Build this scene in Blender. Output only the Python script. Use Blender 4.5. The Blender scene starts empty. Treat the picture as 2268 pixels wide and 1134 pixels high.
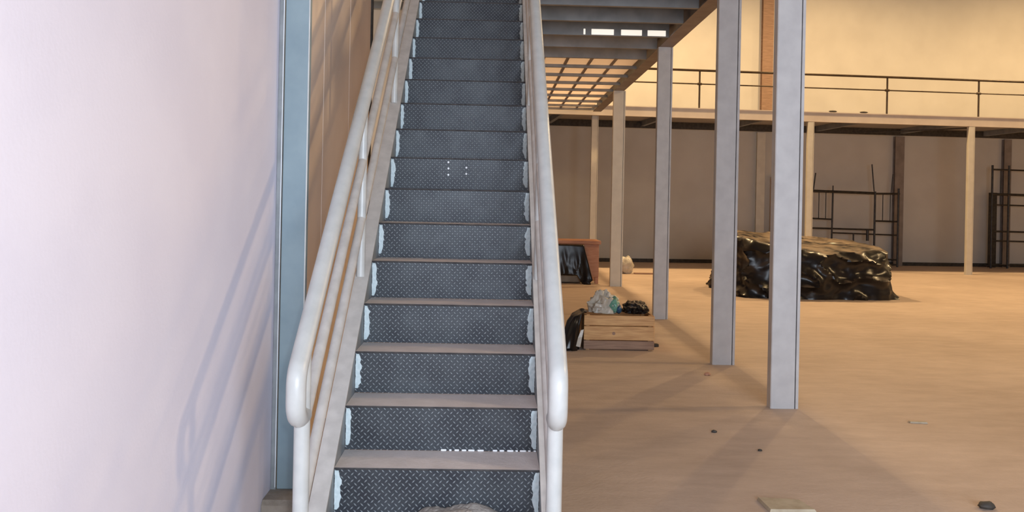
import bpy, math, random
from mathutils import Vector, Matrix, noise

random.seed(7)
SC = bpy.context.scene
COL = SC.collection

# ------------------------------------------------------------------ camera
H = 1.585                                   # eye height
YAW = math.atan(45 / 1900); ROLL = 0.02
cam_d = bpy.data.cameras.new('camera')
cam_d.sensor_width = 36.0
cam_d.lens = 1900 / 2268 * 36.0
cam_d.shift_y = (449 - 567) / 2268
cam_d.clip_end = 200
cam = bpy.data.objects.new('camera', cam_d); COL.objects.link(cam)
_fwd = Vector((math.sin(YAW), math.cos(YAW), 0)); _rt = Vector((math.cos(YAW), -math.sin(YAW), 0)); _up = Vector((0, 0, 1))
_cx = _rt * math.cos(ROLL) + _up * math.sin(ROLL)
_cy = _up * math.cos(ROLL) - _rt * math.sin(ROLL)
_m = Matrix((_cx, _cy, -_fwd)).transposed().to_4x4()
_m.translation = Vector((0, 0, H))
cam.matrix_world = _m
SC.camera = cam

# ------------------------------------------------------------------ world, lights, exposure
w = bpy.data.worlds.new('world'); SC.world = w; w.use_nodes = True
w.node_tree.nodes['Background'].inputs[0].default_value = (0.55, 0.62, 0.75, 1)
w.node_tree.nodes['Background'].inputs[1].default_value = 0.05

def light(name, kind, loc, energy, color, size=0.3, target=None, size_y=None):
    d = bpy.data.lights.new(name, kind); d.energy = energy; d.color = color
    if kind == 'AREA':
        d.shape = 'RECTANGLE'; d.size = size; d.size_y = size_y or size
    else:
        d.shadow_soft_size = size
    o = bpy.data.objects.new(name, d); COL.objects.link(o); o.location = loc
    if target is not None:
        o.rotation_euler = (Vector(target) - Vector(loc)).to_track_quat('-Z', 'Y').to_euler()
    return o

COOL = (0.77, 0.87, 1.0)
WARM = (1.0, 0.69, 0.345)
light('cool_fill', 'AREA', (2.6, -5.0, 2.3), 850, COOL, 5.0, (1.6, 10, 1.6), 3.6)  # unseen area light added behind the camera for broad cool fill
light('camera_flash', 'POINT', (0.10, -0.03, 1.68), 105, (0.84, 0.92, 1.0), 0.03)
for nm, lx, ly, e in (('high_bay_lamp_mid', 2.5, 19.25, 2900), ('high_bay_lamp_centre', 9.6, 19.6, 1450), ('high_bay_lamp_right', 16.4, 19.8, 1900)):
    lo = light(nm, 'SPOT', (lx, ly, 9.6), e, WARM, 0.22, (lx, ly - 0.6, 0.0))
    lo.data.spot_size = math.radians(168); lo.data.spot_blend = 0.6
lo = light('side_floodlight', 'SPOT', (16.5, 8.6, 9.4), 3100, WARM, 0.75, (3.0, 6.2, 0.0))
lo.data.spot_size = math.radians(120); lo.data.spot_blend = 0.5
light('recess_fill', 'POINT', (-2.3, 8.9, 2.6), 45, (1.0, 0.80, 0.58), 0.08)  # unseen light added to brighten the recess wall
vs = SC.view_settings
vs.view_transform = 'Standard'; vs.look = 'None'; vs.gamma = 1.0; vs.use_curve_mapping = False
vs.exposure = 0.0

# ------------------------------------------------------------------ materials
def nodes(name):
    m = bpy.data.materials.new(name); m.use_nodes = True
    nt = m.node_tree
    return m, nt, nt.nodes['Principled BSDF']

def N(nt, t, **kw):
    n = nt.nodes.new(t)
    for k, v in kw.items(): setattr(n, k, v)
    return n

def mat(name, c1, c2=None, rough=0.6, scale=6.0, detail=5.0, bump=0.0, bscale=None, metal=0.0, stretch=(1, 1, 1), spec=0.5, lo=0.35, hi=0.65):
    m, nt, b = nodes(name)
    c2 = c2 or c1
    tc = N(nt, 'ShaderNodeTexCoord'); mp = N(nt, 'ShaderNodeMapping'); mp.inputs['Scale'].default_value = stretch
    nt.links.new(tc.outputs['Object'], mp.inputs['Vector'])
    nz = N(nt, 'ShaderNodeTexNoise'); nz.inputs['Scale'].default_value = scale; nz.inputs['Detail'].default_value = detail
    nt.links.new(mp.outputs[0], nz.inputs['Vector'])
    cr = N(nt, 'ShaderNodeValToRGB')
    cr.color_ramp.elements[0].position = lo; cr.color_ramp.elements[1].position = hi
    cr.color_ramp.elements[0].color = (*c1, 1); cr.color_ramp.elements[1].color = (*c2, 1)
    nt.links.new(nz.outputs['Fac'], cr.inputs['Fac']); nt.links.new(cr.outputs['Color'], b.inputs['Base Color'])
    b.inputs['Roughness'].default_value = rough; b.inputs['Metallic'].default_value = metal
    b.inputs['Specular IOR Level'].default_value = spec
    if bump:
        n2 = N(nt, 'ShaderNodeTexNoise'); n2.inputs['Scale'].default_value = bscale or scale * 6; n2.inputs['Detail'].default_value = 6
        nt.links.new(mp.outputs[0], n2.inputs['Vector'])
        bp = N(nt, 'ShaderNodeBump'); bp.inputs['Strength'].default_value = bump; bp.inputs['Distance'].default_value = 0.01
        nt.links.new(n2.outputs['Fac'], bp.inputs['Height']); nt.links.new(bp.outputs[0], b.inputs['Normal'])
    return m

def math_node(nt, op, a, b=None, c=None):
    n = N(nt, 'ShaderNodeMath', operation=op)
    for i, v in enumerate((a, b, c)):
        if v is None: continue
        if isinstance(v, (int, float)): n.inputs[i].default_value = v
        else: nt.links.new(v, n.inputs[i])
    return n.outputs[0]

def chequer_plate(name):
    """dark raised-lozenge floor plate, lozenges alternately turned by 90 degrees"""
    m, nt, b = nodes(name)
    tc = N(nt, 'ShaderNodeTexCoord')
    mp = N(nt, 'ShaderNodeMapping'); mp.inputs['Rotation'].default_value = (0, math.radians(45), 0)
    P = 0.021
    mp.inputs['Scale'].default_value = (1 / P, 1 / P, 1 / P)
    nt.links.new(tc.outputs['Object'], mp.inputs['Vector'])
    sp = N(nt, 'ShaderNodeSeparateXYZ'); nt.links.new(mp.outputs[0], sp.inputs[0])
    u, v = sp.outputs['X'], sp.outputs['Z']
    fu, fv = math_node(nt, 'FLOOR', u), math_node(nt, 'FLOOR', v)
    par = math_node(nt, 'FLOORED_MODULO', math_node(nt, 'ADD', fu, fv), 2.0)
    lu = math_node(nt, 'ABSOLUTE', math_node(nt, 'SUBTRACT', math_node(nt, 'SUBTRACT', u, fu), 0.5))
    lv = math_node(nt, 'ABSOLUTE', math_node(nt, 'SUBTRACT', math_node(nt, 'SUBTRACT', v, fv), 0.5))
    def loz(a, c):
        return math_node(nt, 'ADD', math_node(nt, 'DIVIDE', a, 0.62), math_node(nt, 'DIVIDE', c, 0.2))
    d0, d1 = loz(lu, lv), loz(lv, lu)
    mix = math_node(nt, 'ADD', math_node(nt, 'MULTIPLY', d0, par), math_node(nt, 'MULTIPLY', d1, math_node(nt, 'SUBTRACT', 1.0, par)))
    hgt = N(nt, 'ShaderNodeMapRange'); hgt.inputs['From Min'].default_value = 1.15; hgt.inputs['From Max'].default_value = 0.55
    nt.links.new(mix, hgt.inputs['Value'])
    oi = N(nt, 'ShaderNodeObjectInfo')
    add = N(nt, 'ShaderNodeVectorMath', operation='ADD'); nt.links.new(tc.outputs['Object'], add.inputs[0]); nt.links.new(oi.outputs['Location'], add.inputs[1])
    nz = N(nt, 'ShaderNodeTexNoise'); nz.inputs['Scale'].default_value = 5.0; nz.inputs['Detail'].default_value = 7; nz.inputs['Roughness'].default_value = 0.65
    nt.links.new(add.outputs[0], nz.inputs['Vector'])
    base = N(nt, 'ShaderNodeValToRGB'); base.color_ramp.elements[0].position = 0.35; base.color_ramp.elements[1].position = 0.7
    base.color_ramp.elements[0].color = (0.016, 0.019, 0.028, 1); base.color_ramp.elements[1].color = (0.055, 0.064, 0.074, 1)
    nt.links.new(nz.outputs['Fac'], base.inputs['Fac'])
    mc = N(nt, 'ShaderNodeMix', data_type='RGBA')
    nt.links.new(hgt.outputs[0], mc.inputs[0]); nt.links.new(base.outputs[0], mc.inputs[6]); mc.inputs[7].default_value = (0.24, 0.265, 0.285, 1)
    nt.links.new(mc.outputs[2], b.inputs['Base Color'])
    b.inputs['Roughness'].default_value = 0.45; b.inputs['Metallic'].default_value = 0.25
    bp = N(nt, 'ShaderNodeBump'); bp.inputs['Strength'].default_value = 0.9; bp.inputs['Distance'].default_value = 0.003
    nt.links.new(hgt.outputs[0], bp.inputs['Height']); nt.links.new(bp.outputs[0], b.inputs['Normal'])
    return m

def translucent(name, col):
    m, nt, b = nodes(name)
    b.inputs['Base Color'].default_value = (*col, 1); b.inputs['Roughness'].default_value = 0.6
    tr = N(nt, 'ShaderNodeBsdfTranslucent'); tr.inputs['Color'].default_value = (*col, 1)
    mx = N(nt, 'ShaderNodeMixShader'); mx.inputs[0].default_value = 0.6
    tp = N(nt, 'ShaderNodeBsdfTransparent'); tp.inputs['Color'].default_value = (*col, 1)
    m2 = N(nt, 'ShaderNodeMixShader'); m2.inputs[0].default_value = 0.26
    nt.links.new(b.outputs[0], mx.inputs[1]); nt.links.new(tr.outputs[0], mx.inputs[2])
    nt.links.new(mx.outputs[0], m2.inputs[1]); nt.links.new(tp.outputs[0], m2.inputs[2])
    nt.links.new(m2.outputs[0], nt.nodes['Material Output'].inputs['Surface'])
    return m

M = {
    'wall': mat('white_plaster', (0.73, 0.71, 0.83), (0.77, 0.75, 0.865), 0.8, 2.5, bump=0.06, bscale=60),
    'brown_panel': mat('brown_wall_panel', (0.72, 0.58, 0.49), (0.82, 0.68, 0.58), 0.6, 1.6, 3, lo=0.3, hi=0.7),
    'beige': mat('beige_partition', (0.76, 0.67, 0.58), (0.82, 0.73, 0.64), 0.7, 2),
    'hall_wall': mat('hall_wall_paint', (0.55, 0.51, 0.455), (0.60, 0.56, 0.50), 0.8, 1.2),
    'floor': None,
    'rail': mat('grey_white_gloss_paint', (0.50, 0.51, 0.50), (0.57, 0.575, 0.56), 0.32, 12, bump=0.02),
    'stringer': mat('dusty_grey_white_paint', (0.50, 0.47, 0.44), (0.60, 0.565, 0.53), 0.55, 14, bump=0.05),
    'web': mat('grey_steel_primer', (0.20, 0.215, 0.225), (0.27, 0.285, 0.295), 0.5, 10),
    'tread': mat('dusty_tread', (0.68, 0.615, 0.59), (0.76, 0.69, 0.665), 0.85, 9, 8, bump=0.25, bscale=70),
    'plate': chequer_plate('chequer_plate'),
    'noseplate': mat('dark_nose_plate', (0.045, 0.045, 0.05), (0.09, 0.085, 0.085), 0.5, 30, metal=0.2),
    'primer': mat('pale_primer_paint', (0.50, 0.60, 0.63), (0.64, 0.72, 0.75), 0.6, 60),
    'bluecol': mat('blue_grey_column_paint', (0.20, 0.27, 0.31), (0.245, 0.32, 0.355), 0.5, 5, bump=0.03),
    'column': mat('light_grey_column_paint', (0.47, 0.45, 0.445), (0.54, 0.52, 0.51), 0.45, 7),
    'cream': mat('cream_post_paint', (0.62, 0.57, 0.48), (0.68, 0.63, 0.53), 0.5, 5),
    'beam': mat('grey_beam_paint', (0.19, 0.195, 0.20), (0.26, 0.265, 0.27), 0.5, 4),
    'edgebeam': mat('red_grey_beam_paint', (0.20, 0.16, 0.14), (0.27, 0.22, 0.19), 0.5, 4),
    'deckpanel': translucent('pale_deck_panel', (0.90, 0.82, 0.78)),
    'deck': mat('steel_deck', (0.17, 0.18, 0.19), (0.23, 0.24, 0.25), 0.55, 3),
    'soffit': mat('grey_soffit', (0.34, 0.31, 0.285), (0.40, 0.37, 0.34), 0.7, 2),
    'whiteplate': None,
    'fascia': mat('fascia_paint', (0.62, 0.53, 0.45), (0.68, 0.59, 0.50), 0.5, 3),
    'darkrail': mat('dark_railing_steel', (0.06, 0.04, 0.025), (0.09, 0.06, 0.035), 0.3, 8, metal=0.3),
    'scaffold': mat('dark_scaffold_steel', (0.025, 0.022, 0.02), (0.05, 0.042, 0.035), 0.5, 12, metal=0.3),
    'concrete': mat('rough_concrete', (0.22, 0.18, 0.14), (0.34, 0.29, 0.24), 0.9, 8, bump=0.5),
    'wood': mat('pale_crate_wood', (0.50, 0.26, 0.105), (0.68, 0.40, 0.175), 0.7, 4, 6, stretch=(1.2, 9, 14), bump=0.1),
    'wood_dark': mat('dark_and_shaded_wood', (0.25, 0.15, 0.10), (0.34, 0.21, 0.14), 0.75, 4, 6, stretch=(1.2, 9, 14), bump=0.1),  # dark wood, also the painted shade of the lowest crate boards
    'wood_red': mat('reddish_wood', (0.42, 0.19, 0.11), (0.52, 0.27, 0.17), 0.6, 4, 6, stretch=(1.5, 8, 10)),
    'tarp': mat('black_plastic_sheet', (0.010, 0.008, 0.007), (0.022, 0.017, 0.014), 0.20, 5, spec=0.6, bump=0.12, bscale=7),
    'bag': mat('cloudy_plastic_bag', (0.42, 0.38, 0.32), (0.58, 0.52, 0.44), 0.35, 9, bump=0.6, bscale=14),
    'green': mat('green_plastic_print', (0.10, 0.26, 0.19), (0.18, 0.36, 0.27), 0.35, 12),
    'blue': mat('blue_plastic_print', (0.02, 0.06, 0.12), (0.04, 0.10, 0.18), 0.35, 12),
    'dust': mat('cement_dust', (0.36, 0.32, 0.29), (0.50, 0.46, 0.42), 0.95, 30, bump=0.6, bscale=80),
    'slab': mat('grey_slab', (0.32, 0.27, 0.21), (0.42, 0.36, 0.28), 0.8, 6),
    'offcut': mat('pale_offcut', (0.40, 0.32, 0.22), (0.50, 0.42, 0.30), 0.8, 14),
    'dark': mat('dark_scrap_and_shadow', (0.03, 0.025, 0.02), (0.06, 0.05, 0.04), 0.7, 14),
    'white_paint_and_light': mat('bright_white_paint_and_light', (0.9, 0.92, 0.95), None, 0.5),  # white paint, also light painted at riser gap and holes
}

def floor_mat():
    m, nt, b = nodes('dusty_concrete_floor')
    tc = N(nt, 'ShaderNodeTexCoord')
    big = N(nt, 'ShaderNodeTexNoise'); big.inputs['Scale'].default_value = 0.55; big.inputs['Detail'].default_value = 6
    mid = N(nt, 'ShaderNodeTexNoise'); mid.inputs['Scale'].default_value = 4; mid.inputs['Detail'].default_value = 8; mid.inputs['Roughness'].default_value = 0.7
    mp = N(nt, 'ShaderNodeMapping'); mp.inputs['Scale'].default_value = (0.6, 1.6, 1)
    for n in (big,): nt.links.new(tc.outputs['Object'], n.inputs['Vector'])
    nt.links.new(tc.outputs['Object'], mp.inputs['Vector']); nt.links.new(mp.outputs[0], mid.inputs['Vector'])
    s = math_node(nt, 'ADD', math_node(nt, 'MULTIPLY', big.outputs['Fac'], 0.5), math_node(nt, 'MULTIPLY', mid.outputs['Fac'], 0.5))
    cr = N(nt, 'ShaderNodeValToRGB'); cr.color_ramp.elements[0].position = 0.36; cr.color_ramp.elements[1].position = 0.64
    cr.color_ramp.elements[0].color = (0.45, 0.335, 0.262, 1); cr.color_ramp.elements[1].color = (0.62, 0.48, 0.385, 1)
    nt.links.new(s, cr.inputs['Fac']); nt.links.new(cr.outputs[0], b.inputs['Base Color'])
    b.inputs['Roughness'].default_value = 0.75
    fine = N(nt, 'ShaderNodeTexNoise'); fine.inputs['Scale'].default_value = 45; fine.inputs['Detail'].default_value = 5
    nt.links.new(tc.outputs['Object'], fine.inputs['Vector'])
    bp = N(nt, 'ShaderNodeBump'); bp.inputs['Strength'].default_value = 0.25; bp.inputs['Distance'].default_value = 0.01
    nt.links.new(fine.outputs['Fac'], bp.inputs['Height']); nt.links.new(bp.outputs[0], b.inputs['Normal'])
    return m
M['floor'] = floor_mat()
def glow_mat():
    m, nt, b = nodes('glowing_white_plate')
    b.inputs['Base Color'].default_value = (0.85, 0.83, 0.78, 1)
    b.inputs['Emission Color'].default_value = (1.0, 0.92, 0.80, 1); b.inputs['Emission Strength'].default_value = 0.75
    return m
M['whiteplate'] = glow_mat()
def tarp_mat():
    m, nt, b = nodes('black_plastic_tan_top')
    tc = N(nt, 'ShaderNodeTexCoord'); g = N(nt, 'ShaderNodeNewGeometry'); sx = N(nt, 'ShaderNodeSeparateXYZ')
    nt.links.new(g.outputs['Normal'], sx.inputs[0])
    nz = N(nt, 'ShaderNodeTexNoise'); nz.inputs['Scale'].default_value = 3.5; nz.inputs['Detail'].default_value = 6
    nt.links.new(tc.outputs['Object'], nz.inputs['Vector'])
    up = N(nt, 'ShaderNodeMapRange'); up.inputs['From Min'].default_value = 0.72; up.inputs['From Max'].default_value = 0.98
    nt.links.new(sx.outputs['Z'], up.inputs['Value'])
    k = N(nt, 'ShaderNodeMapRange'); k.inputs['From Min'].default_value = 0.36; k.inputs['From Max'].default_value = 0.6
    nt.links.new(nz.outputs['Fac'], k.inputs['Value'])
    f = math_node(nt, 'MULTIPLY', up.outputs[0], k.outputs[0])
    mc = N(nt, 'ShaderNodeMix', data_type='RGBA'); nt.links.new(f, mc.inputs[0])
    mc.inputs[6].default_value = (0.012, 0.009, 0.008, 1); mc.inputs[7].default_value = (0.30, 0.22, 0.15, 1)  # upward-facing parts turn tan in noise patches
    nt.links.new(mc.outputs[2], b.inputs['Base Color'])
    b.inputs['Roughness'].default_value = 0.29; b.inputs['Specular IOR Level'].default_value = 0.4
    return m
M['tarp_tan_top'] = tarp_mat()

# ------------------------------------------------------------------ mesh helpers
class MB:
    """collects faces (world coordinates) and links them as one mesh object"""
    def __init__(self): self.v = []; self.f = []
    def add(self, vs, fs):
        o = len(self.v); self.v += [tuple(p) for p in vs]; self.f += [tuple(i + o for i in f) for f in fs]; return self
    def box(self, x0, x1, y0, y1, z0, z1, c=0.0):
        if c <= 0:
            vs = [(x, y, z) for z in (z0, z1) for (x, y) in ((x0, y0), (x1, y0), (x1, y1), (x0, y1))]
            return self.add(vs, [(0, 3, 2, 1), (4, 5, 6, 7), (0, 1, 5, 4), (1, 2, 6, 5), (2, 3, 7, 6), (3, 0, 4, 7)])
        # chamfered: an octagonal prism with shrunken ends
        ring = [(x0 + c, y0), (x1 - c, y0), (x1, y0 + c), (x1, y1 - c), (x1 - c, y1), (x0 + c, y1), (x0, y1 - c), (x0, y0 + c)]
        cx, cy = (x0 + x1) / 2, (y0 + y1) / 2
        def inner(p): return (cx + (p[0] - cx) * (1 - 2 * c / (x1 - x0)), cy + (p[1] - cy) * (1 - 2 * c / (y1 - y0)))
        rs = [[(*inner(p), z0) for p in ring], [(*p, z0 + c) for p in ring], [(*p, z1 - c) for p in ring], [(*inner(p), z1) for p in ring]]
        return self.loft(rs)
    def loft(self, rings, cap=True):
        n = len(rings[0]); vs = [p for r in rings for p in r]; fs = []
        for i in range(len(rings) - 1):
            for j in range(n):
                k = (j + 1) % n
                fs.append((i * n + j, i * n + k, (i + 1) * n + k, (i + 1) * n + j))
        if cap:
            fs.append(tuple(range(n - 1, -1, -1))); fs.append(tuple(range((len(rings) - 1) * n, len(rings) * n)))
        return self.add(vs, fs)
    def prism(self, poly, axis, a, b):
        """poly of 2-D points extruded along axis from a to b (x: poly is (y,z), y: (x,z), z: (x,y))"""
        def p3(p, t): return (t, p[0], p[1]) if axis == 'x' else (p[0], t, p[1]) if axis == 'y' else (p[0], p[1], t)
        return self.loft([[p3(p, a) for p in poly], [p3(p, b) for p in poly]])
    def tube(self, pts, r, n=12, cap=True):
        pts = [Vector(p) for p in pts]; rings = []; up = None
        for i, p in enumerate(pts):
            t = (pts[min(i + 1, len(pts) - 1)] - pts[max(i - 1, 0)]).normalized()
            if up is None:
                up = t.orthogonal().normalized()
            up = (up - t * up.dot(t)).normalized(); s = t.cross(up)
            rr = r[i] if isinstance(r, (list, tuple)) else r
            rings.append([tuple(p + (up * math.cos(2 * math.pi * k / n) + s * math.sin(2 * math.pi * k / n)) * rr) for k in range(n)])
        return self.loft(rings, cap)
    def build(self, name, material, parent=None, smooth=False, recalc=True):
        me = bpy.data.meshes.new(name)
        off = parent_world(parent) if parent is not None else Vector((0, 0, 0))
        me.from_pydata([tuple(Vector(p) - off) for p in self.v], [], self.f)
        if recalc:
            import bmesh
            bm = bmesh.new(); bm.from_mesh(me); bmesh.ops.recalc_face_normals(bm, faces=bm.faces); bm.to_mesh(me); bm.free()
        me.materials.append(M[material] if isinstance(material, str) else material)
        if smooth:
            me.polygons.foreach_set('use_smooth', [True] * len(me.polygons))
            me.set_sharp_from_angle(angle=math.radians(40))
        me.update()
        o = bpy.data.objects.new(name, me); COL.objects.link(o)
        if parent is not None: o.parent = parent
        return o

def parent_world(p):
    v = Vector((0, 0, 0))
    while p is not None:
        v += p.location; p = p.parent
    return v

def tag(o, label=None, cat=None, group=None, kind=None):
    if label: o['label'] = label
    if cat: o['category'] = cat
    if group: o['group'] = group
    if kind: o['kind'] = kind
    return o

def thing(name, loc, label, cat, group=None):
    o = bpy.data.objects.new(name, None); COL.objects.link(o); o.location = loc
    o.empty_display_size = 0.2
    return tag(o, label, cat, group)

def structure(o, label, cat='wall'):
    return tag(o, label, cat, kind='structure')

def arc(c, r, a0, a1, n, x):
    """arc in a plane x = const; angles in the (y,z) plane"""
    return [(x, c[0] + r * math.cos(a0 + (a1 - a0) * i / n), c[1] + r * math.sin(a0 + (a1 - a0) * i / n)) for i in range(n + 1)]

# ------------------------------------------------------------------ setting
structure(MB().box(-3.0, 20.0, -6.0, 25.2, -0.2, 0.0).build('floor', 'floor'), 'dusty tan concrete floor of the hall', 'floor')
WX = -1.085
structure(MB().box(WX - 0.25, WX, -6.0, 4.46, 0.0, 9.8).build('wall_left', 'wall'), 'smooth white plastered wall beside the staircase', 'wall')

rear = structure(MB().box(-1.40, -1.175, 4.46, 7.97, 0.0, 9.8).build('wall_left_rear', 'brown_panel'), 'brown panelled wall behind the blue steel column', 'wall')
for (a, b) in ((4.47, 4.80), (4.812, 5.822), (5.834, 6.834), (6.846, 7.955)):
    for (z0, z1) in ((0.02, 6.0),):
        MB().box(-1.176, -1.15, a, b, z0, z1, 0.004).build('panel', 'brown_panel', rear)
MB().box(-1.19, -1.13, 7.957, 7.995, 0.0, 9.8, 0.006).build('gap_shadow', 'dark', rear)  # dark strip standing in for the shadow in the gap at the wall end
structure(MB().box(-3.0, -0.80, 10.0, 10.15, 0.0, 5.2).build('wall_recess', 'beige'), 'beige partition wall in the recess beside the stair top', 'wall')

# far wall, turned a little against the stair axis
BA = math.radians(4.2)
B0 = Vector((2.42, 20.55, 0))                 # front corner of the back mezzanine
bd = Vector((math.cos(BA), math.sin(BA), 0)); bn = Vector((-math.sin(BA), math.cos(BA), 0))
def bk(s, t, z=0.0):                          # s along the back mezzanine, t away from the hall
    return B0 + bd * s + bn * t + Vector((0, 0, z))
def obox(mb, s0, s1, t0, t1, z0, z1):
    vs = [bk(s, t, z) for z in (z0, z1) for (s, t) in ((s0, t0), (s1, t0), (s1, t1), (s0, t1))]
    return mb.add(vs, [(0, 3, 2, 1), (4, 5, 6, 7), (0, 1, 5, 4), (1, 2, 6, 5), (2, 3, 7, 6), (3, 0, 4, 7)])
T_W = 3.15                                    # depth of the back mezzanine
wb = structure(obox(MB(), -5.6, 19.0, T_W, T_W + 0.25, 0.0, 9.8).build('wall_back', 'hall_wall'), 'tall pale end wall of the hall behind the back mezzanine', 'wall')
for s, wd, z0, z1, m in ((5.36, 0.24, 0, 3.70, 'cream'), (9.46, 0.27, 0, 3.70, 'edgebeam'), (12.75, 0.22, 0, 3.70, 'edgebeam'), (5.50, 0.31, 3.98, 9.7, 'wood_dark')):
    obox(MB(), s - wd / 2, s - wd / 2 + 0.02, T_W - 0.14, T_W + 0.01, z0, z1).add([], [])
    pm = MB()
    obox(pm, s - wd / 2, s + wd / 2, T_W - 0.14, T_W - 0.125, z0, z1)     # front flange
    obox(pm, s - 0.01, s + 0.01, T_W - 0.125, T_W + 0.002, z0, z1)        # web
    obox(pm, s - wd / 2, s + wd / 2, T_W - 0.012, T_W + 0.004, z0, z1)    # back flange
    pm.build('wall_column', m, wb)
bb = MB(); obox(bb, -5.6, 16.9, T_W - 0.03, T_W + 0.004, 0.0, 0.10)
bb.build('skirting', 'dark', wb)
structure(MB().box(19.6, 19.8, -6, 25.2, 0, 9.8).build('wall_right', 'hall_wall'), 'pale side wall of the hall opposite the staircase', 'wall')
structure(MB().box(-3.0, 20.0, -6, 27.0, 9.8, 10.0).build('ceiling', 'beam'), 'high flat roof of the hall', 'ceiling')

# ------------------------------------------------------------------ blue steel column on its plinth, by the white wall
pl = MB().loft([[(-1.083, 4.165, 0), (-0.80, 4.165, 0), (-0.80, 4.62, 0), (-1.083, 4.62, 0)],
                [(-1.083, 4.165, 0.10), (-0.80, 4.165, 0.10), (-0.80, 4.62, 0.10), (-1.083, 4.62, 0.10)],
                [(-1.083, 4.19, 0.12), (-0.82, 4.19, 0.12), (-0.82, 4.60, 0.12), (-1.083, 4.60, 0.12)]])
tag(pl.build('concrete_plinth', 'concrete'), 'low rough concrete plinth under the blue steel column', 'plinth')
bc = thing('steel_column', (-1.0, 4.40, 0.12), 'tall blue-grey steel column on a concrete plinth against the white wall', 'column')
y0 = 4.345
MB().box(-1.055, -0.934, y0, y0 + 0.012, 0.12, 9.7, 0.003).build('face_plate', 'bluecol', bc)
MB().prism([(-1.083, y0 - 0.004), (-1.058, y0 - 0.004), (-1.058, y0 + 0.006), (-1.076, y0 + 0.006), (-1.076, y0 + 0.20), (-1.083, y0 + 0.20)], 'z', 0.12, 9.7).build('edge_angle', 'web', bc)
MB().box(-1.0625, -1.0595, y0 - 0.007, y0 + 0.0, 0.13, 9.7).build('sealant_bead', 'white_paint_and_light', bc)
MB().box(-0.946, -0.934, y0 + 0.0125, y0 + 0.05, 0.12, 9.7).build('side_flange', 'bluecol', bc)
MB().box(-0.9375, -0.931, y0 - 0.004, y0 + 0.0, 0.12, 9.7).build('edge_bead', 'rail', bc)

# ------------------------------------------------------------------ the staircase
R_, G_ = 0.2076, 0.265
SX0, SX1 = -0.664, 0.2355
NS = 19
def nose_z(d): return 2 * R_ + (d - 3.76) * R_ / G_
def step(k): return 3.76 + (k - 2) * G_, k * R_          # nose depth, tread height of step k = 1..
st = thing('staircase', ((SX0 + SX1) / 2, 3.45, 0), 'steep steel staircase with dark chequer-plate risers and pale tube handrails', 'staircase')
riser_me = None; tread_me = None
for k in range(1, NS + 1):
    d, z = step(k)
    # tread: thin plate with a turned-down nose
    if tread_me is None:
        mb = MB().prism([(d - 0.001, z - 0.009), (d - 0.004, z - 0.003), (d - 0.002, z), (d + G_ + 0.003, z), (d + G_ + 0.003, z - 0.008), (d + 0.002, z - 0.008), (d + 0.002, z - 0.009)], 'x', SX0 + 0.001, SX1 - 0.001)
        t0 = mb.build('tread', 'tread', st); t0.data.materials.append(M['noseplate'])
        for pf in t0.data.polygons: pf.material_index = 0 if pf.normal.z > 0.9 else 1
        t0d, t0z = d, z; tread_me = t0
        # turn into local coordinates so that copies only move
    else:
        t = tread_me.copy(); COL.objects.link(t); t.parent = st; t.location = (0, d - t0d, z - t0z)
    if riser_me is None:
        mb = MB().box(SX0 + 0.001, SX1 - 0.001, d + 0.003, d + 0.009, z - R_ + 0.001, z - 0.009)
        r0 = mb.build('riser', 'plate', st); riser_me = r0; ro = r0
    else:
        ro = riser_me.copy(); COL.objects.link(ro); ro.parent = st; ro.location = (0, d - t0d, z - t0z)
    # ragged primer paint brushed over the weld at both ends of the riser
    rnd = random.Random(k * 31)
    for side in (0, 1):
        n = 13; za, zb = z - R_ + (0.012 if side else 0.006) + rnd.uniform(0, 0.018), z - 0.014
        wd = 0.037 if side else 0.034
        if k > 9: wd *= 0.85
        edge = []
        for i in range(n):
            f = i / (n - 1)
            e = wd * (0.86 + 0.3 * (rnd.random() - 0.5)) * (0.55 + 0.45 * min(1, 5 * f, 5 * (1 - f) + 0.3))
            edge.append((e, za + (zb - za) * f))
        out = []
        for i in range(n):
            f = i / (n - 1)
            out.append((0.0015 + 0.003 * rnd.random(), za + (zb - za) * f))
        if side == 0:
            poly = [(SX0 + a, b) for a, b in out] + [(SX0 + a, b) for a, b in reversed(edge)]
        else:
            poly = [(SX1 - a, b) for a, b in out] + [(SX1 - a, b) for a, b in reversed(edge)]
        pm = MB()
        nn = len(poly); m_ = n
        vs = [(x, d + 0.0012, zz) for x, zz in poly] + [(x, d + 0.0032, zz) for x, zz in poly]
        fs = []
        for i in range(n - 1):
            fs.append((i, i + 1, nn - 2 - i, nn - 1 - i))
        for i in range(nn):
            j = (i + 1) % nn; fs.append((i, j, nn + j, nn + i))
        pm.add(vs, fs); pm.build('paint_patch', 'primer', ro)
# white dashes painted as light through one riser's foot gap, discs through another's holes
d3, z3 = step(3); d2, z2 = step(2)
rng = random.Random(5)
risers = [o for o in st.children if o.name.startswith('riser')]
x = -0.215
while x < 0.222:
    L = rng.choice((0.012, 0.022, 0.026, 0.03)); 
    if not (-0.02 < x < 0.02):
        MB().box(x, x + L, d3 - 0.003, d3 + 0.0028, z2 + 0.001, z2 + 0.009, 0.002).build('gap_light', 'white_paint_and_light', risers[2])
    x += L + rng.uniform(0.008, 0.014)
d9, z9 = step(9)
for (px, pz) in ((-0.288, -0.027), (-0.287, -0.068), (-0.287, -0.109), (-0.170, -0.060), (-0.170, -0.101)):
    MB().tube([(px, d9 + 0.0005, z9 + pz), (px, d9 + 0.0029, z9 + pz)], 0.0065, 8).build('hole_light', 'white_paint_and_light', risers[8])  # white disc painted as light coming through a hole

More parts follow.
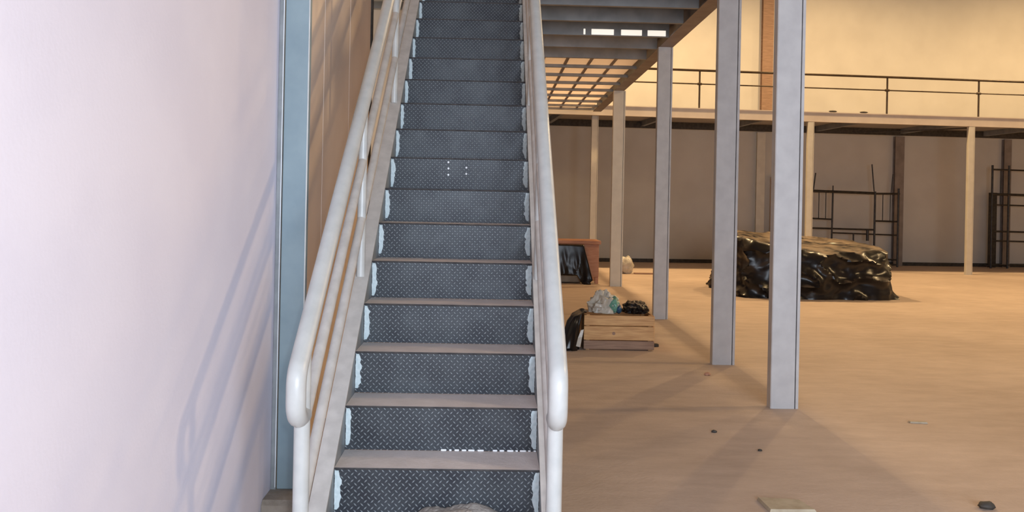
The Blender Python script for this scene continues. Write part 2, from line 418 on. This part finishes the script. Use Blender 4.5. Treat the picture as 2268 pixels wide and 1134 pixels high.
D_TOP = step(NS)[0] + 0.02
ANG = math.atan2(R_, G_)
for side, (xi, sg, xr) in enumerate(((SX0, -1, -0.708), (SX1, 1, 0.262))):
    top = lambda d: nose_z(d) + 0.018
    d_lo = 3.76 - (2 * R_ + 0.018) / (R_ / G_)
    # channel: web against the steps, flanges turned outwards
    webp = [(d_lo, 0.0), (d_lo + 0.36, 0.0), (D_TOP, top(D_TOP) - 0.30), (D_TOP, top(D_TOP))]
    x1_ = xi + sg * 0.008
    s = MB().prism(webp, 'x', min(xi, x1_), max(xi, x1_)).build('stringer', 'web', st)
    fl = [(d_lo, 0.0), (d_lo + 0.016, 0.0), (D_TOP, top(D_TOP) - 0.0125), (D_TOP, top(D_TOP) + 0.002)]
    xa = xi - sg * 0.002; xb = xi + sg * 0.074
    MB().prism([(d_lo - 0.004, 0.0), (d_lo + 0.016, 0.0), (D_TOP, top(D_TOP) - 0.0125), (D_TOP, top(D_TOP) + 0.003)], 'x', min(xa, xb), max(xa, xb)).build('top_flange', 'stringer', s)
    lo2 = [(d_lo + 0.345, 0.0), (d_lo + 0.36, 0.0), (D_TOP, top(D_TOP) - 0.30), (D_TOP, top(D_TOP) - 0.288)]
    MB().prism(lo2, 'x', min(x1_, xb), max(x1_, xb)).build('bottom_flange', 'stringer', s)
    # handrail with a looped lower end that turns back into the first post
    RH = 0.95; rr = 0.037
    zr = lambda d: nose_z(d) + 0.018 + RH
    dN = 3.30; dF = 3.185
    # bend from the slope into the vertical at depth dF
    Rb = 0.10
    cy_, cz_ = dF + Rb, None
    # centre so that the arc is tangent to slope line: point angle = 180deg-(90-ANG)
    a_s = math.pi / 2 + ANG
    py = dF + Rb + Rb * math.cos(a_s); pz = zr(py); cz_ = pz - Rb * math.sin(a_s)
    path = [(xr, D_TOP + 0.9, zr(D_TOP)), (xr, D_TOP + 0.08, zr(D_TOP)), (xr, D_TOP - 0.06, zr(D_TOP - 0.06))]
    nseg = 10
    for i in range(1, nseg): path.append((xr, D_TOP - 0.06 + (py - D_TOP + 0.06) * i / nseg, zr(D_TOP - 0.06 + (py - D_TOP + 0.06) * i / nseg)))
    path += arc((dF + Rb, cz_), Rb, a_s, math.pi, 8, xr)
    zlow = 0.83
    Rl = dN - dF - 0.045
    path += arc((dF + Rl, zlow), Rl, math.pi, 1.5 * math.pi, 7, xr)
    path.append((xr, dN, zlow - Rl))
    hr = MB().tube(path, rr, 16).build('handrail', 'rail', st, smooth=True)
    for fr in (1 / 3, 2 / 3):
        zz = lambda d: nose_z(d) + 0.018 + RH * fr - 0.005
        a = dN
        MB().tube([(xr, a, zz(a)), (xr, (a + D_TOP) / 2, zz((a + D_TOP) / 2)), (xr, D_TOP, zz(D_TOP))], 0.0235, 14).build('mid_rail', 'stringer', hr, smooth=True)
    for i, dp in enumerate((dN, 4.70, 6.12, 7.54)):
        zb = 0.0 if i == 0 else top(dp) - 0.004
        MB().tube([(xr, dp, zb), (xr, dp, zr(dp) - 0.02)], 0.031 if i == 0 else 0.024, 16).build('post', 'rail', hr, smooth=True)

# heap of cement dust swept on to the first tread
mb = MB(); d1, z1 = step(1); d2, _ = step(2)
nx, ny = 36, 10; vs = []; fs = []
for j in range(ny + 1):
    for i in range(nx + 1):
        X = -0.31 + 0.40 * i / nx; Y = d1 + 0.01 + (d2 - d1 - 0.012) * j / ny
        ex = math.sin(math.pi * i / nx) ** 0.6; ey = math.sin(math.pi * (0.08 + 0.57 * j / ny))
        h = 0.085 * ex * ey * (0.72 + 0.36 * noise.noise(Vector((X * 9, Y * 9, 3.1)))) + 0.007 * ex * noise.noise(Vector((X * 60, Y * 60, 1)))
        vs.append((X, Y, z1 + max(0.0006, h)))
for j in range(ny):
    for i in range(nx):
        a = j * (nx + 1) + i; fs.append((a, a + 1, a + nx + 2, a + nx + 1))
n0 = len(vs)
loop = [i for i in range(nx + 1)] + [j * (nx + 1) + nx for j in range(1, ny + 1)] + [ny * (nx + 1) + i for i in range(nx - 1, -1, -1)] + [j * (nx + 1) for j in range(ny - 1, 0, -1)]
low = [(vs[i][0], vs[i][1], z1 + 0.0002) for i in loop]
vs += low; L = len(loop)
for q in range(L): fs.append((loop[q], loop[(q + 1) % L], n0 + (q + 1) % L, n0 + q))
fs.append(tuple(range(n0 + L - 1, n0 - 1, -1)))
tag(mb.add(vs, fs).build('dust_heap', 'dust', smooth=False), 'small heap of grey cement dust on the lowest stair tread', 'dust heap')

# ------------------------------------------------------------------ columns of the side mezzanine
def channel_column(name, x, y, w_, dp, h, material, label, group=None, z0=0.0):
    """shallow box column: front plate, dark side, groove and lip on the hall side"""
    a, b = x - w_ / 2, x + w_ / 2
    lip = w_ * 0.10; g = w_ * 0.045
    poly = [(a, y), (a + 0.006, y - 0.006), (b - lip - g, y - 0.006), (b - lip - g, y + 0.03), (b - lip, y + 0.03), (b - lip, y - 0.004), (b, y - 0.004),
            (b, y + dp), (a + 0.006, y + dp), (a, y + dp - 0.006)]
    o = MB().prism([(p[0] - x, p[1] - y) for p in poly], 'z', 0, h).build(name, material)
    o.location = (x, y, z0)
    return tag(o, label, 'column', group)
BEAMZ = 3.80
CX = [(2.343, 6.73), (2.356, 8.56), (2.388, 11.93), (2.442, 16.60)]
labs = ['grey steel column beside the foot of the staircase, first of its row',
        'grey steel column second in the row from the staircase foot, near the wooden crate',
        'grey steel column standing right behind the low wooden crate',
        'pale steel column beside the small pale sack, fourth in the row']
for (x, y), l, w_ in zip(CX, labs, (0.222, 0.226, 0.205, 0.235)):
    channel_column('steel_column', x, y, w_, 0.09, BEAMZ, 'column' if y < 15 else 'cream', l)
channel_column('steel_column', 2.47, 20.75, 0.165, 0.10, 3.74, 'cream', 'slim cream post at the corner where both mezzanines meet')

# ------------------------------------------------------------------ side mezzanine: edge beam, joists, deck
mz = thing('side_mezzanine', (0.8, 8.3, BEAMZ), 'steel mezzanine frame with joists and pale deck panels beside the stair top', 'mezzanine')
def xe(y): return 2.345 + (y - 6.73) * 0.0092        # centre line of the column row
ZT = BEAMZ + 0.24
def ibeam_y(mb, y0_, y1_, zb, zt, wfl):
    for (za, zc, h0, h1) in ((zb, zb + 0.014, -wfl / 2, wfl / 2), (zt - 0.014, zt, -wfl / 2, wfl / 2), (zb + 0.014, zt - 0.014, -0.006, 0.006)):
        mb.loft([[(xe(y0_) + h0, y0_, za), (xe(y0_) + h1, y0_, za), (xe(y0_) + h1, y0_, zc), (xe(y0_) + h0, y0_, zc)],
                 [(xe(y1_) + h0, y1_, za), (xe(y1_) + h1, y1_, za), (xe(y1_) + h1, y1_, zc), (xe(y1_) + h0, y1_, zc)]])
    return mb
ibeam_y(MB(), 6.60, 20.44, BEAMZ, ZT, 0.19).build('edge_beam', 'edgebeam', mz)
JX0 = -1.12
jy = [8.66, 9.55, 10.36, 11.24, 12.10, 12.98, 13.92, 14.87, 15.82, 16.77, 17.69, 18.63, 19.49, 20.14]
for i, y in enumerate(jy):
    zb = BEAMZ + 0.004
    deep = 0.22 if i < 6 else 0.05
    x0_ = -2.9 if i < 2 else -0.70
    b = MB()
    b.box(x0_, xe(y) - 0.096, y, y + 0.006, zb + 0.008, zb + deep - 0.008)
    b.box(x0_, xe(y) - 0.096, y - 0.0, y + 0.06, zb, zb + 0.008)
    b.box(x0_, xe(y) - 0.096, y - 0.0, y + 0.06, zb + deep - 0.008, zb + deep)
    b.build('joist', 'beam', mz)
MB().box(-2.9, -0.75, 9.90, 9.97, BEAMZ - 0.01, BEAMZ + 0.225).build('trimmer', 'beam', mz)
# opaque plate over the first bays
for i in range(0, 3):
    MB().box(-2.9 if i < 1 else -0.7, xe(jy[i]) - 0.10, jy[i] - (0.36 if i == 0 else 0), jy[i + 1] - 0.006, BEAMZ + 0.226, BEAMZ + 0.236).build('deck_plate', 'deck', mz)
# white plates with emission added, on the lower edge of one joist
yj = jy[3]
for (a, b) in ((1.160, 1.185), (1.265, 1.56), (1.655, 1.93), (2.005, 2.245)):
    MB().box(a, b, yj - 0.006, yj - 0.0005, BEAMZ + 0.014, BEAMZ + 0.088, 0.002).build('white_plate', 'whiteplate', mz)
# pale panels with longitudinal battens over the far bays
for i in range(3, len(jy) - 1):
    ya, yb = jy[i] + 0.064, jy[i + 1] - 0.004
    zb = BEAMZ + (0.056 if i >= 5 else 0.226)
    x = xe(jy[i]) - 0.16
    while x > -0.55:
        MB().box(x - 0.325, x, ya, yb, zb + 0.0, zb + 0.012).build('deck_panel', 'deckpanel', mz)
        MB().box(x - 0.372, x - 0.328, ya, yb, zb - 0.014, zb + 0.012).build('batten', 'edgebeam', mz)
        x -= 0.375

# ------------------------------------------------------------------ back mezzanine
bm_ = thing('back_mezzanine', tuple(bk(6, 0.1, 3.74)), 'long mezzanine across the end wall with a cream fascia beam', 'mezzanine')
f = MB()
obox(f, -5.0, 17.0, 0.0, 0.012, 3.745, 3.955); obox(f, -5.0, 17.0, -0.02, 0.10, 3.955, 3.975); obox(f, -5.0, 17.0, -0.004, 0.10, 3.73, 3.745)
f.build('fascia_beam', 'fascia', bm_)
f = MB(); obox(f, -5.0, 17.0, 0.012, T_W - 0.15, 3.90, 3.955)
f.build('deck_slab', 'soffit', bm_)
f = MB(); obox(f, -5.0, 17.0, T_W - 0.32, T_W - 0.20, 3.72, 3.90); f.build('rear_beam', 'dark', bm_)
for s in (-3.2, -0.7, 1.9, 4.4, 6.9, 9.4, 11.9, 14.4):
    f = MB(); obox(f, s - 0.05, s + 0.05, 0.10, T_W - 0.33, 3.76, 3.90); f.build('joist', 'beam', bm_)
# loose cable under the slab
MB().tube([bk(7.6, 2.2, 3.70), bk(8.4, 1.7, 3.70), bk(9.2, 1.1, 3.72), bk(9.9, 0.6, 3.75)], 0.018, 8).build('conduit', 'dark', bm_)

gr = thing('guard_railing', tuple(bk(6, 0.08, 3.975)), 'thin dark two-bar guard railing along the back mezzanine edge', 'railing')
def rail_z(s): return 0.0
MB().tube([bk(-4.9, 0.06, 4.90), bk(6, 0.06, 4.90), bk(16.8, 0.06, 4.90)], 0.030, 10).build('top_rail', 'darkrail', gr, smooth=True)
MB().tube([bk(-4.9, 0.06, 4.57), bk(6, 0.06, 4.57), bk(16.8, 0.06, 4.57)], 0.017, 10).build('mid_rail', 'darkrail', gr, smooth=True)
for s in (-4.35, -2.03, 0.28, 2.60, 4.98, 7.40, 9.82, 12.2, 14.6):
    p = MB().tube([bk(s, 0.06, 3.975), bk(s, 0.06, 4.90)], 0.023, 10).build('post', 'darkrail', gr, smooth=True)
    MB().tube([bk(s - 0.05, 0.06, 4.57), bk(s + 0.05, 0.06, 4.57)], 0.032, 10).build('clamp', 'darkrail', p, smooth=True)
for s, l in ((5.42, 'slim cream post under the back mezzanine behind the black tarpaulin heap'), (9.62, 'slim cream post under the back mezzanine standing clear between the two scaffolds')):
    q = bk(s, 0.0)
    channel_column('mezzanine_post', q.x, q.y, 0.155, 0.10, 3.722, 'cream', l)
for s, l in ((5.98, 'small dark lump on the fascia edge above the black tarpaulin heap'), (6.78, 'small dark lump on the fascia edge above the scaffold')):
    c = bk(s, 0.02, 3.955); b = MB(); rings = []
    for i in range(5):
        a = math.pi * i / 4; r = 0.11 * max(0.08, math.sin(a))
        rings.append([(c.x + r * math.cos(t * math.pi / 4) * (1 + 0.3 * noise.noise(Vector((i, t, s)))), c.y + 0.4 * r * math.sin(t * math.pi / 4), c.z + 0.045 - 0.025 * math.cos(a)) for t in range(8)])
    tag(b.loft(rings).build('debris_lump', 'dark'), l, 'debris')

# ------------------------------------------------------------------ draped plastic sheets, bags
def ridge(p):
    return 1 - 2 * abs(noise.noise(p))
def drape(name, cx, cy, wx, wy, topz, material, seed, flare=0.05, fold=0.06, n=200, power=6.0, wr=0.035):
    """sheet over a bulky pile: folded skirt, soft shoulders, wrinkled top; topz(u, v) gives the height"""
    rings = []; S = Vector((seed * 3.7, seed * 1.3, 0))
    nl = 22
    levels = [(i / nl, 1.0 + flare * (1 - i / nl) ** 2 - 0.05 * (i / nl) ** 2 - 0.06 * max(0, (i / nl - 0.88) / 0.12) ** 2) for i in range(nl + 1)]
    tops = [0.89 - 0.86 * (i + 0.6) / 16 for i in range(16)]
    def pt(a, rad, lev):
        c, s = math.cos(a), math.sin(a)
        k = (abs(c) ** power + abs(s) ** power) ** (-1 / power)
        u, v = c * k * rad, s * k * rad
        x, y = u * wx / 2, v * wy / 2
        px, py = c * k * wx / 2, s * k * wy / 2
        uu, vv = max(-1, min(1, u)), max(-1, min(1, v))
        z = topz(uu, vv) * min(lev, 1.0)
        if lev <= 1.0:
            q = Vector((px * 1.3, py * 1.3, z * 1.3))
            q2 = Vector((px * 2.2 + z * 1.4, py * 2.2 - z * 1.1, z * 2.6))
            q3 = Vector((px * 6 - z * 4, py * 6 + z * 3, z * 7))
            w1 = 1.3 * noise.noise(q + S) + 1.15 * ridge(q2 + S) ** 3 + 0.27 * ridge(q3 + S)
            amp = fold * (1.0 - 0.35 * lev)
            x += c * amp * w1 * 1.5; y += s * amp * w1 * 1.5
        e = min(1.0, lev * 3) 
        q = Vector((x * 1.6 + 0.5 * y, y * 1.9, 1.7)) + S
        z += e * wr * (0.9 * noise.noise(q) + 0.8 * ridge(q * 1.7) ** 3 + 0.14 * ridge(q * 4.1))
        if lev <= 0: z = 0.0
        return (cx + x, cy + y, max(z, 0.0))
    for lev, rad in levels: rings.append([pt(2 * math.pi * i / n, rad, lev) for i in range(n)])
    for rad in tops: rings.append([pt(2 * math.pi * i / n, rad, 1.01) for i in range(n)])
    return MB().loft(rings).build(name, material, None, smooth=True)

def heap_top(u, v):
    # high at the back and at one front corner, sagging towards the other end
    z = 0.80 + 0.30 * ((v + 1) / 2) ** 0.8 * (1 - 0.55 * max(0, u))
    z += 0.42 * max(0, -u - 0.40) * (1 - 0.85 * (v + 1) / 2)
    z += 0.10 * max(0, u - 0.55)
    return z
tag(drape('tarpaulin_heap', 5.80, 16.0, 2.72, 2.1, heap_top, 'tarp_tan_top', 3, 0.02, 0.08), 'large pile covered by a crumpled shiny black plastic sheet', 'covered pile')
b = MB().tube([(4.36, 17.2, 0.03), (4.46, 17.25, 0.05), (4.60, 17.3, 0.06), (4.72, 17.3, 0.04)], [0.02, 0.035, 0.05, 0.03], 8)
b.tube([(4.50, 17.25, 0.06), (4.52, 17.26, 0.16), (4.58, 17.27, 0.20)], [0.05, 0.06, 0.02], 8)
tag(b.build('plastic_scrap', 'tarp', smooth=True), 'small black scrap of plastic lying behind the tarpaulin heap', 'scrap')

# low wooden crate with plastic in it
cr = thing('wooden_crate', (1.42, 9.5, 0), 'low open wooden crate of broad boards with plastic piled inside', 'crate')
cx0, cx1, cy0, cy1 = 1.03, 1.80, 9.30, 9.86
rows = ((0.012, 0.105, 'wood_dark'), (0.112, 0.262, 'wood'), (0.269, 0.378, 'wood'))  # lowest row darker: shade put into its wood colour
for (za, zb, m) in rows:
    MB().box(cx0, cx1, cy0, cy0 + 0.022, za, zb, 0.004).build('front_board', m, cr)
    MB().box(cx0, cx1, cy1 - 0.022, cy1, za, zb, 0.004).build('back_board', m, cr)
    MB().box(cx0, cx0 + 0.022, cy0 + 0.024, cy1 - 0.024, za, zb, 0.004).build('side_board', m, cr)
    MB().box(cx1 - 0.022, cx1, cy0 + 0.024, cy1 - 0.024, za, zb, 0.004).build('side_board', m, cr)
for (a, b) in ((cx0 + 0.024, cy0 + 0.024), (cx1 - 0.064, cy0 + 0.024), (cx0 + 0.024, cy1 - 0.064), (cx1 - 0.064, cy1 - 0.064)):
    MB().box(a, a + 0.04, b, b + 0.04, 0.0, 0.385, 0.003).build('corner_post', 'wood', cr)
MB().box(cx0 + 0.03, cx1 - 0.03, cy0 + 0.07, cy1 - 0.07, 0.02, 0.035).build('bottom_board', 'wood_dark', cr)
MB().tube([(1.355, cy0 - 0.0015, 0.185), (1.355, cy0 + 0.003, 0.185)], 0.018, 10).build('knot', 'wood_dark', cr)

def lump(name, c, r, material, seed, amp=0.25, parent=None, flat=0.0, nu=40, nv=22, fr=2.2):
    rings = []; S = Vector((seed * 2.1, seed, seed * 0.7))
    for j in range(nv + 1):
        ph = math.pi * (0.02 + 0.96 * j / nv); ring = []
        for i in range(nu):
            a = 2 * math.pi * i / nu
            n_ = Vector((math.sin(ph) * math.cos(a), math.sin(ph) * math.sin(a), -math.cos(ph)))
            k = 1 + amp * (noise.noise(n_ * fr + S) + 0.6 * (1 - 2 * abs(noise.noise(n_ * fr * 2.3 + S))) * 0.6)
            p = Vector((n_.x * r[0] * k, n_.y * r[1] * k, n_.z * r[2] * k))
            ring.append((c[0] + p.x, c[1] + p.y, max(c[2] + p.z, flat)))
        rings.append(ring)
    return MB().loft(rings).build(name, material, parent, smooth=True)
bg = tag(lump('plastic_bag', (1.275, 9.53, 0.43), (0.155, 0.15, 0.17), 'bag', 4, 0.34, flat=0.39, nu=64, nv=34, fr=2.6), 'crumpled cloudy white plastic bag on top of the wooden crate', 'bag')
lump('printed_patch', (1.372, 9.475, 0.475), (0.062, 0.10, 0.085), 'green', 9, 0.2, bg)
lump('blue_print', (1.425, 9.46, 0.435), (0.035, 0.08, 0.05), 'blue', 12, 0.15, bg)
tag(lump('plastic_bundle', (1.625, 9.56, 0.425), (0.135, 0.18, 0.085), 'tarp_tan_top', 6, 0.3, flat=0.387, nu=60, nv=30, fr=3.0), 'bundle of black plastic heaped on the wooden crate', 'plastic bundle')
# black sheet hanging over the crate's end board down to the floor
rings = []
path = [((1.06, 9.46, 0.40), 0.02, 0.10), ((1.015, 9.46, 0.41), 0.03, 0.15), ((0.965, 9.45, 0.375), 0.05, 0.18), ((0.935, 9.44, 0.29), 0.062, 0.19), ((0.915, 9.43, 0.20), 0.075, 0.19), ((0.895, 9.42, 0.10), 0.088, 0.18), ((0.885, 9.42, 0.03), 0.10, 0.18), ((0.88, 9.42, 0.0), 0.105, 0.18)]
for q, ((x, y, z), rx, ry) in enumerate(path):
    ring = []
    for i in range(40):
        a = 2 * math.pi * i / 40
        nn_ = noise.noise(Vector((math.cos(a) * 1.9, math.sin(a) * 1.9, q * 0.45))) + 0.5 * ridge(Vector((math.cos(a) * 3.5, math.sin(a) * 3.5, q * 0.3)))
        k = 1 + 0.28 * nn_
        tz = rx * 0.5 * math.cos(a) if q < 3 else 0.0
        ring.append((min(x + rx * math.cos(a) * k, 1.026 if q > 1 else 9), y + ry * math.sin(a) * k, max(0.0, z + tz)))
    rings.append(ring)
tag(MB().loft(rings).build('plastic_sheet', 'tarp_tan_top', smooth=True), 'black plastic sheet hanging over the crate end down to the floor', 'plastic sheet')
tag(MB().loft([[(0.935, 9.185, 0.06), (0.975, 9.185, 0.05), (0.985, 9.200, 0.05), (0.94, 9.205, 0.06)], [(0.955, 9.180, 0.15), (1.0, 9.182, 0.16), (1.0, 9.195, 0.16), (0.955, 9.200, 0.15)], [(0.985, 9.190, 0.23), (1.015, 9.190, 0.24), (1.015, 9.200, 0.24), (0.985, 9.202, 0.23)]]).build('paper_scrap', 'bag'), 'white scrap caught beneath the black sheet beside the crate', 'scrap')

# covered wooden workbench near the corner post
wbn = thing('wooden_workbench', (1.6, 17.4, 0), 'reddish wooden workbench half covered by a black plastic sheet', 'workbench')
MB().box(0.70, 2.19, 17.0, 17.85, 0.79, 0.86, 0.006).build('bench_top', 'wood_red', wbn)
MB().box(1.86, 2.16, 17.06, 17.09, 0.14, 0.788, 0.004).build('end_panel', 'wood_red', wbn)
for (a, b) in ((0.76, 17.05), (2.09, 17.095), (0.76, 17.72), (2.09, 17.72)):
    MB().box(a, a + 0.07, b, b + 0.07, 0.0, 0.79, 0.004).build('leg', 'wood_red', wbn)
MB().box(0.76, 2.15, 17.80, 17.825, 0.55, 0.785, 0.004).build('back_apron', 'wood_red', wbn)
vs = []; fs = []; nx, nz = 40, 18
for j in range(nz + 1):
    f = j / nz
    for i in range(nx + 1):
        u = i / nx
        x1_ = 1.84 + 0.20 * f - (0.06 if f > 0.9 else 0)
        X = 0.80 + (x1_ - 0.80) * u
        zlo = 0.17 if u < 0.78 else 0.17 - 0.165 * min(1, (u - 0.78) / 0.08)
        Z = 0.782 + (zlo - 0.782) * f
        Y = 16.975 - 0.05 * f - 0.05 * f * noise.noise(Vector((X * 5, Z * 1.5, 7))) - 0.04 * f * abs(noise.noise(Vector((X * 12, Z * 3, 2)))) - (0.10 * f * max(0, u - 0.7) / 0.3)
        vs.append((X, Y, Z))
for j in range(nz):
    for i in range(nx):
        a = j * (nx + 1) + i; fs.append((a, a + 1, a + nx + 2, a + nx + 1))
sh = tag(MB().add(vs, fs).build('plastic_sheet', 'tarp_tan_top', smooth=True), 'black plastic sheet draped down the front of the workbench', 'plastic sheet')
so = sh.modifiers.new('thickness', 'SOLIDIFY'); so.thickness = 0.006
tag(MB().box(0.85, 1.86, 17.10, 17.45, 0.02, 0.16, 0.02).build('stone_slab', 'slab'), 'pale grey slab lying on the floor under the workbench', 'slab')
sk = tag(lump('cement_sack', (3.13, 19.75, 0.19), (0.17, 0.14, 0.20), 'bag', 15, 0.22, flat=0.0), 'small pale sack on the floor next to the fourth steel column', 'sack')
tag(MB().box(3.30, 3.75, 19.62, 19.70, 0.0, 0.035, 0.006).build('wood_strip', 'wood_dark'), 'thin dark strip of wood on the floor by the pale sack', 'wood strip')

# ------------------------------------------------------------------ scaffolds by the end wall
def scaffold(s0, label, spec, loc_t=2.55):
    o = thing('scaffold', tuple(bk(s0, loc_t)), label, 'scaffold')
    for (kind, sa, za, sb, zb, r) in spec:
        MB().tube([bk(s0 + sa, loc_t, za), bk(s0 + sb, loc_t, zb)], r, 8).build(kind, 'scaffold', o, smooth=True)
    # rear frame and the cross ties that make it stand
    for sa in sorted({round(a[1], 3) for a in spec if a[0] == 'upright'}):
        MB().tube([bk(s0 + sa, loc_t, 0.06), bk(s0 + sa, loc_t + 0.30, 0.06)], 0.018, 8).build('base_foot', 'scaffold', o, smooth=True)
    return o
sp = [('upright', 0.0, 0.0, 0.0, 2.08, 0.026), ('upright', 0.585, 0.0, 0.60, 2.12, 0.026), ('upright', 1.83, 0.0, 1.83, 2.10, 0.030), ('upright', 2.52, 0.0, 2.52, 2.20, 0.030),
      ('spigot', 0.03, 2.08, 0.09, 2.58, 0.018), ('spigot', 0.60, 2.12, 0.60, 2.24, 0.018), ('spigot', 1.80, 2.10, 1.72, 2.86, 0.018), ('spigot', 2.30, 2.08, 2.34, 2.60, 0.014),
      ('ledger', -0.03, 2.08, 1.80, 2.05, 0.038), ('ledger', 1.80, 2.04, 2.55, 2.05, 0.028),
      ('ledger', 0.0, 1.32, 0.58, 1.30, 0.022), ('ledger', 1.83, 1.28, 2.52, 1.27, 0.024), ('ledger', 0.0, 1.05, 1.83, 1.03, 0.024), ('ledger', 0.58, 0.93, 2.52, 0.89, 0.020),
      ('rung', 0.20, 1.32, 0.20, 2.07, 0.013), ('rung', 0.40, 1.31, 0.40, 2.06, 0.013), ('rung', 2.06, 1.28, 2.06, 2.04, 0.013), ('rung', 2.28, 1.28, 2.28, 2.04, 0.011),
      ('brace', 1.22, 0.92, 1.22, 0.40, 0.024), ('brace', 1.63, 1.02, 1.63, 0.72, 0.042), ('ledger', 1.83, 0.22, 2.52, 0.20, 0.022), ('ledger', 1.83, 0.06, 2.52, 0.06, 0.018)]
scaffold(6.66, 'dark tubular scaffold frame behind the black tarpaulin heap', sp)
sp2 = [('upright', 0.0, 0.0, 0.0, 2.92, 0.030), ('upright', 0.50, 0.0, 0.50, 2.92, 0.030), ('upright', 1.90, 0.0, 1.90, 2.92, 0.030),
       ('ledger', -0.02, 2.80, 1.9, 2.78, 0.024), ('ledger', -0.02, 2.10, 1.9, 2.08, 0.036), ('ledger', 0.0, 1.80, 1.9, 1.78, 0.022), ('ledger', 0.0, 1.05, 1.9, 1.03, 0.026), ('ledger', 0.0, 0.78, 1.9, 0.76, 0.022),
       ('rung', 0.25, 1.80, 0.25, 2.78, 0.014), ('ledger', 0.0, 0.10, 1.9, 0.10, 0.018)]
scaffold(11.96, 'taller dark scaffold frame beyond the clear-standing cream post', sp2)
f = MB(); obox(f, 12.13, 12.36, 2.90, 2.94, 0.0, 2.15)
obox(f, 12.15, 12.34, 2.885, 2.90, 0.3, 0.38); obox(f, 12.15, 12.34, 2.885, 2.90, 1.6, 1.68)
tag(f.build('scaffold_board', 'scaffold'), 'dark plank standing upright against the taller scaffold', 'plank')
f = MB(); obox(f, 5.66, 5.80, 2.98, 3.02, 0.0, 2.45); obox(f, 5.68, 5.78, 2.965, 2.98, 2.0, 2.1)
tag(f.build('leaning_board', 'wood'), 'orange-brown board standing against the end wall beside a wall column', 'board')

# ------------------------------------------------------------------ scraps on the floor
tag(MB().loft([[(1.48, 4.43, 0.001), (1.73, 4.44, 0.001), (1.70, 4.60, 0.001), (1.47, 4.62, 0.001)], [(1.485, 4.435, 0.016), (1.72, 4.445, 0.014), (1.69, 4.595, 0.014), (1.475, 4.612, 0.018)]]).build('tile_offcut', 'offcut'), 'pale flat broken offcut on the floor near the staircase foot', 'offcut')
tag(MB().loft([[(3.15, 6.32, 0.001), (3.28, 6.31, 0.001), (3.28, 6.35, 0.001), (3.15, 6.36, 0.001)], [(3.155, 6.325, 0.012), (3.275, 6.315, 0.012), (3.275, 6.345, 0.012), (3.155, 6.355, 0.012)]]).build('wood_chip', 'offcut'), 'small pale chip of wood out on the open floor', 'chip')
for i, (x, y, r, l) in enumerate(((1.595, 5.99, 0.014, 'tiny dark pebble on the floor before the first steel column'), (2.68, 4.53, 0.03, 'largest dark clod on the bare floor, beyond the pale offcut'),
                                   (2.06, 8.02, 0.022, 'reddish splinter on the floor before the second steel column'), (1.87, 9.6, 0.03, 'dark lump on the floor at the end of the wooden crate'), (1.78, 5.55, 0.01, 'tiny grey pebble on the open floor'))):
    tag(lump('pebble', (x, y, r * 0.5), (r * 1.4, r, r * 0.7), 'dark' if i != 2 else 'wood_red', i + 30, 0.3, flat=0.0005, nu=12, nv=7), l, 'pebble')
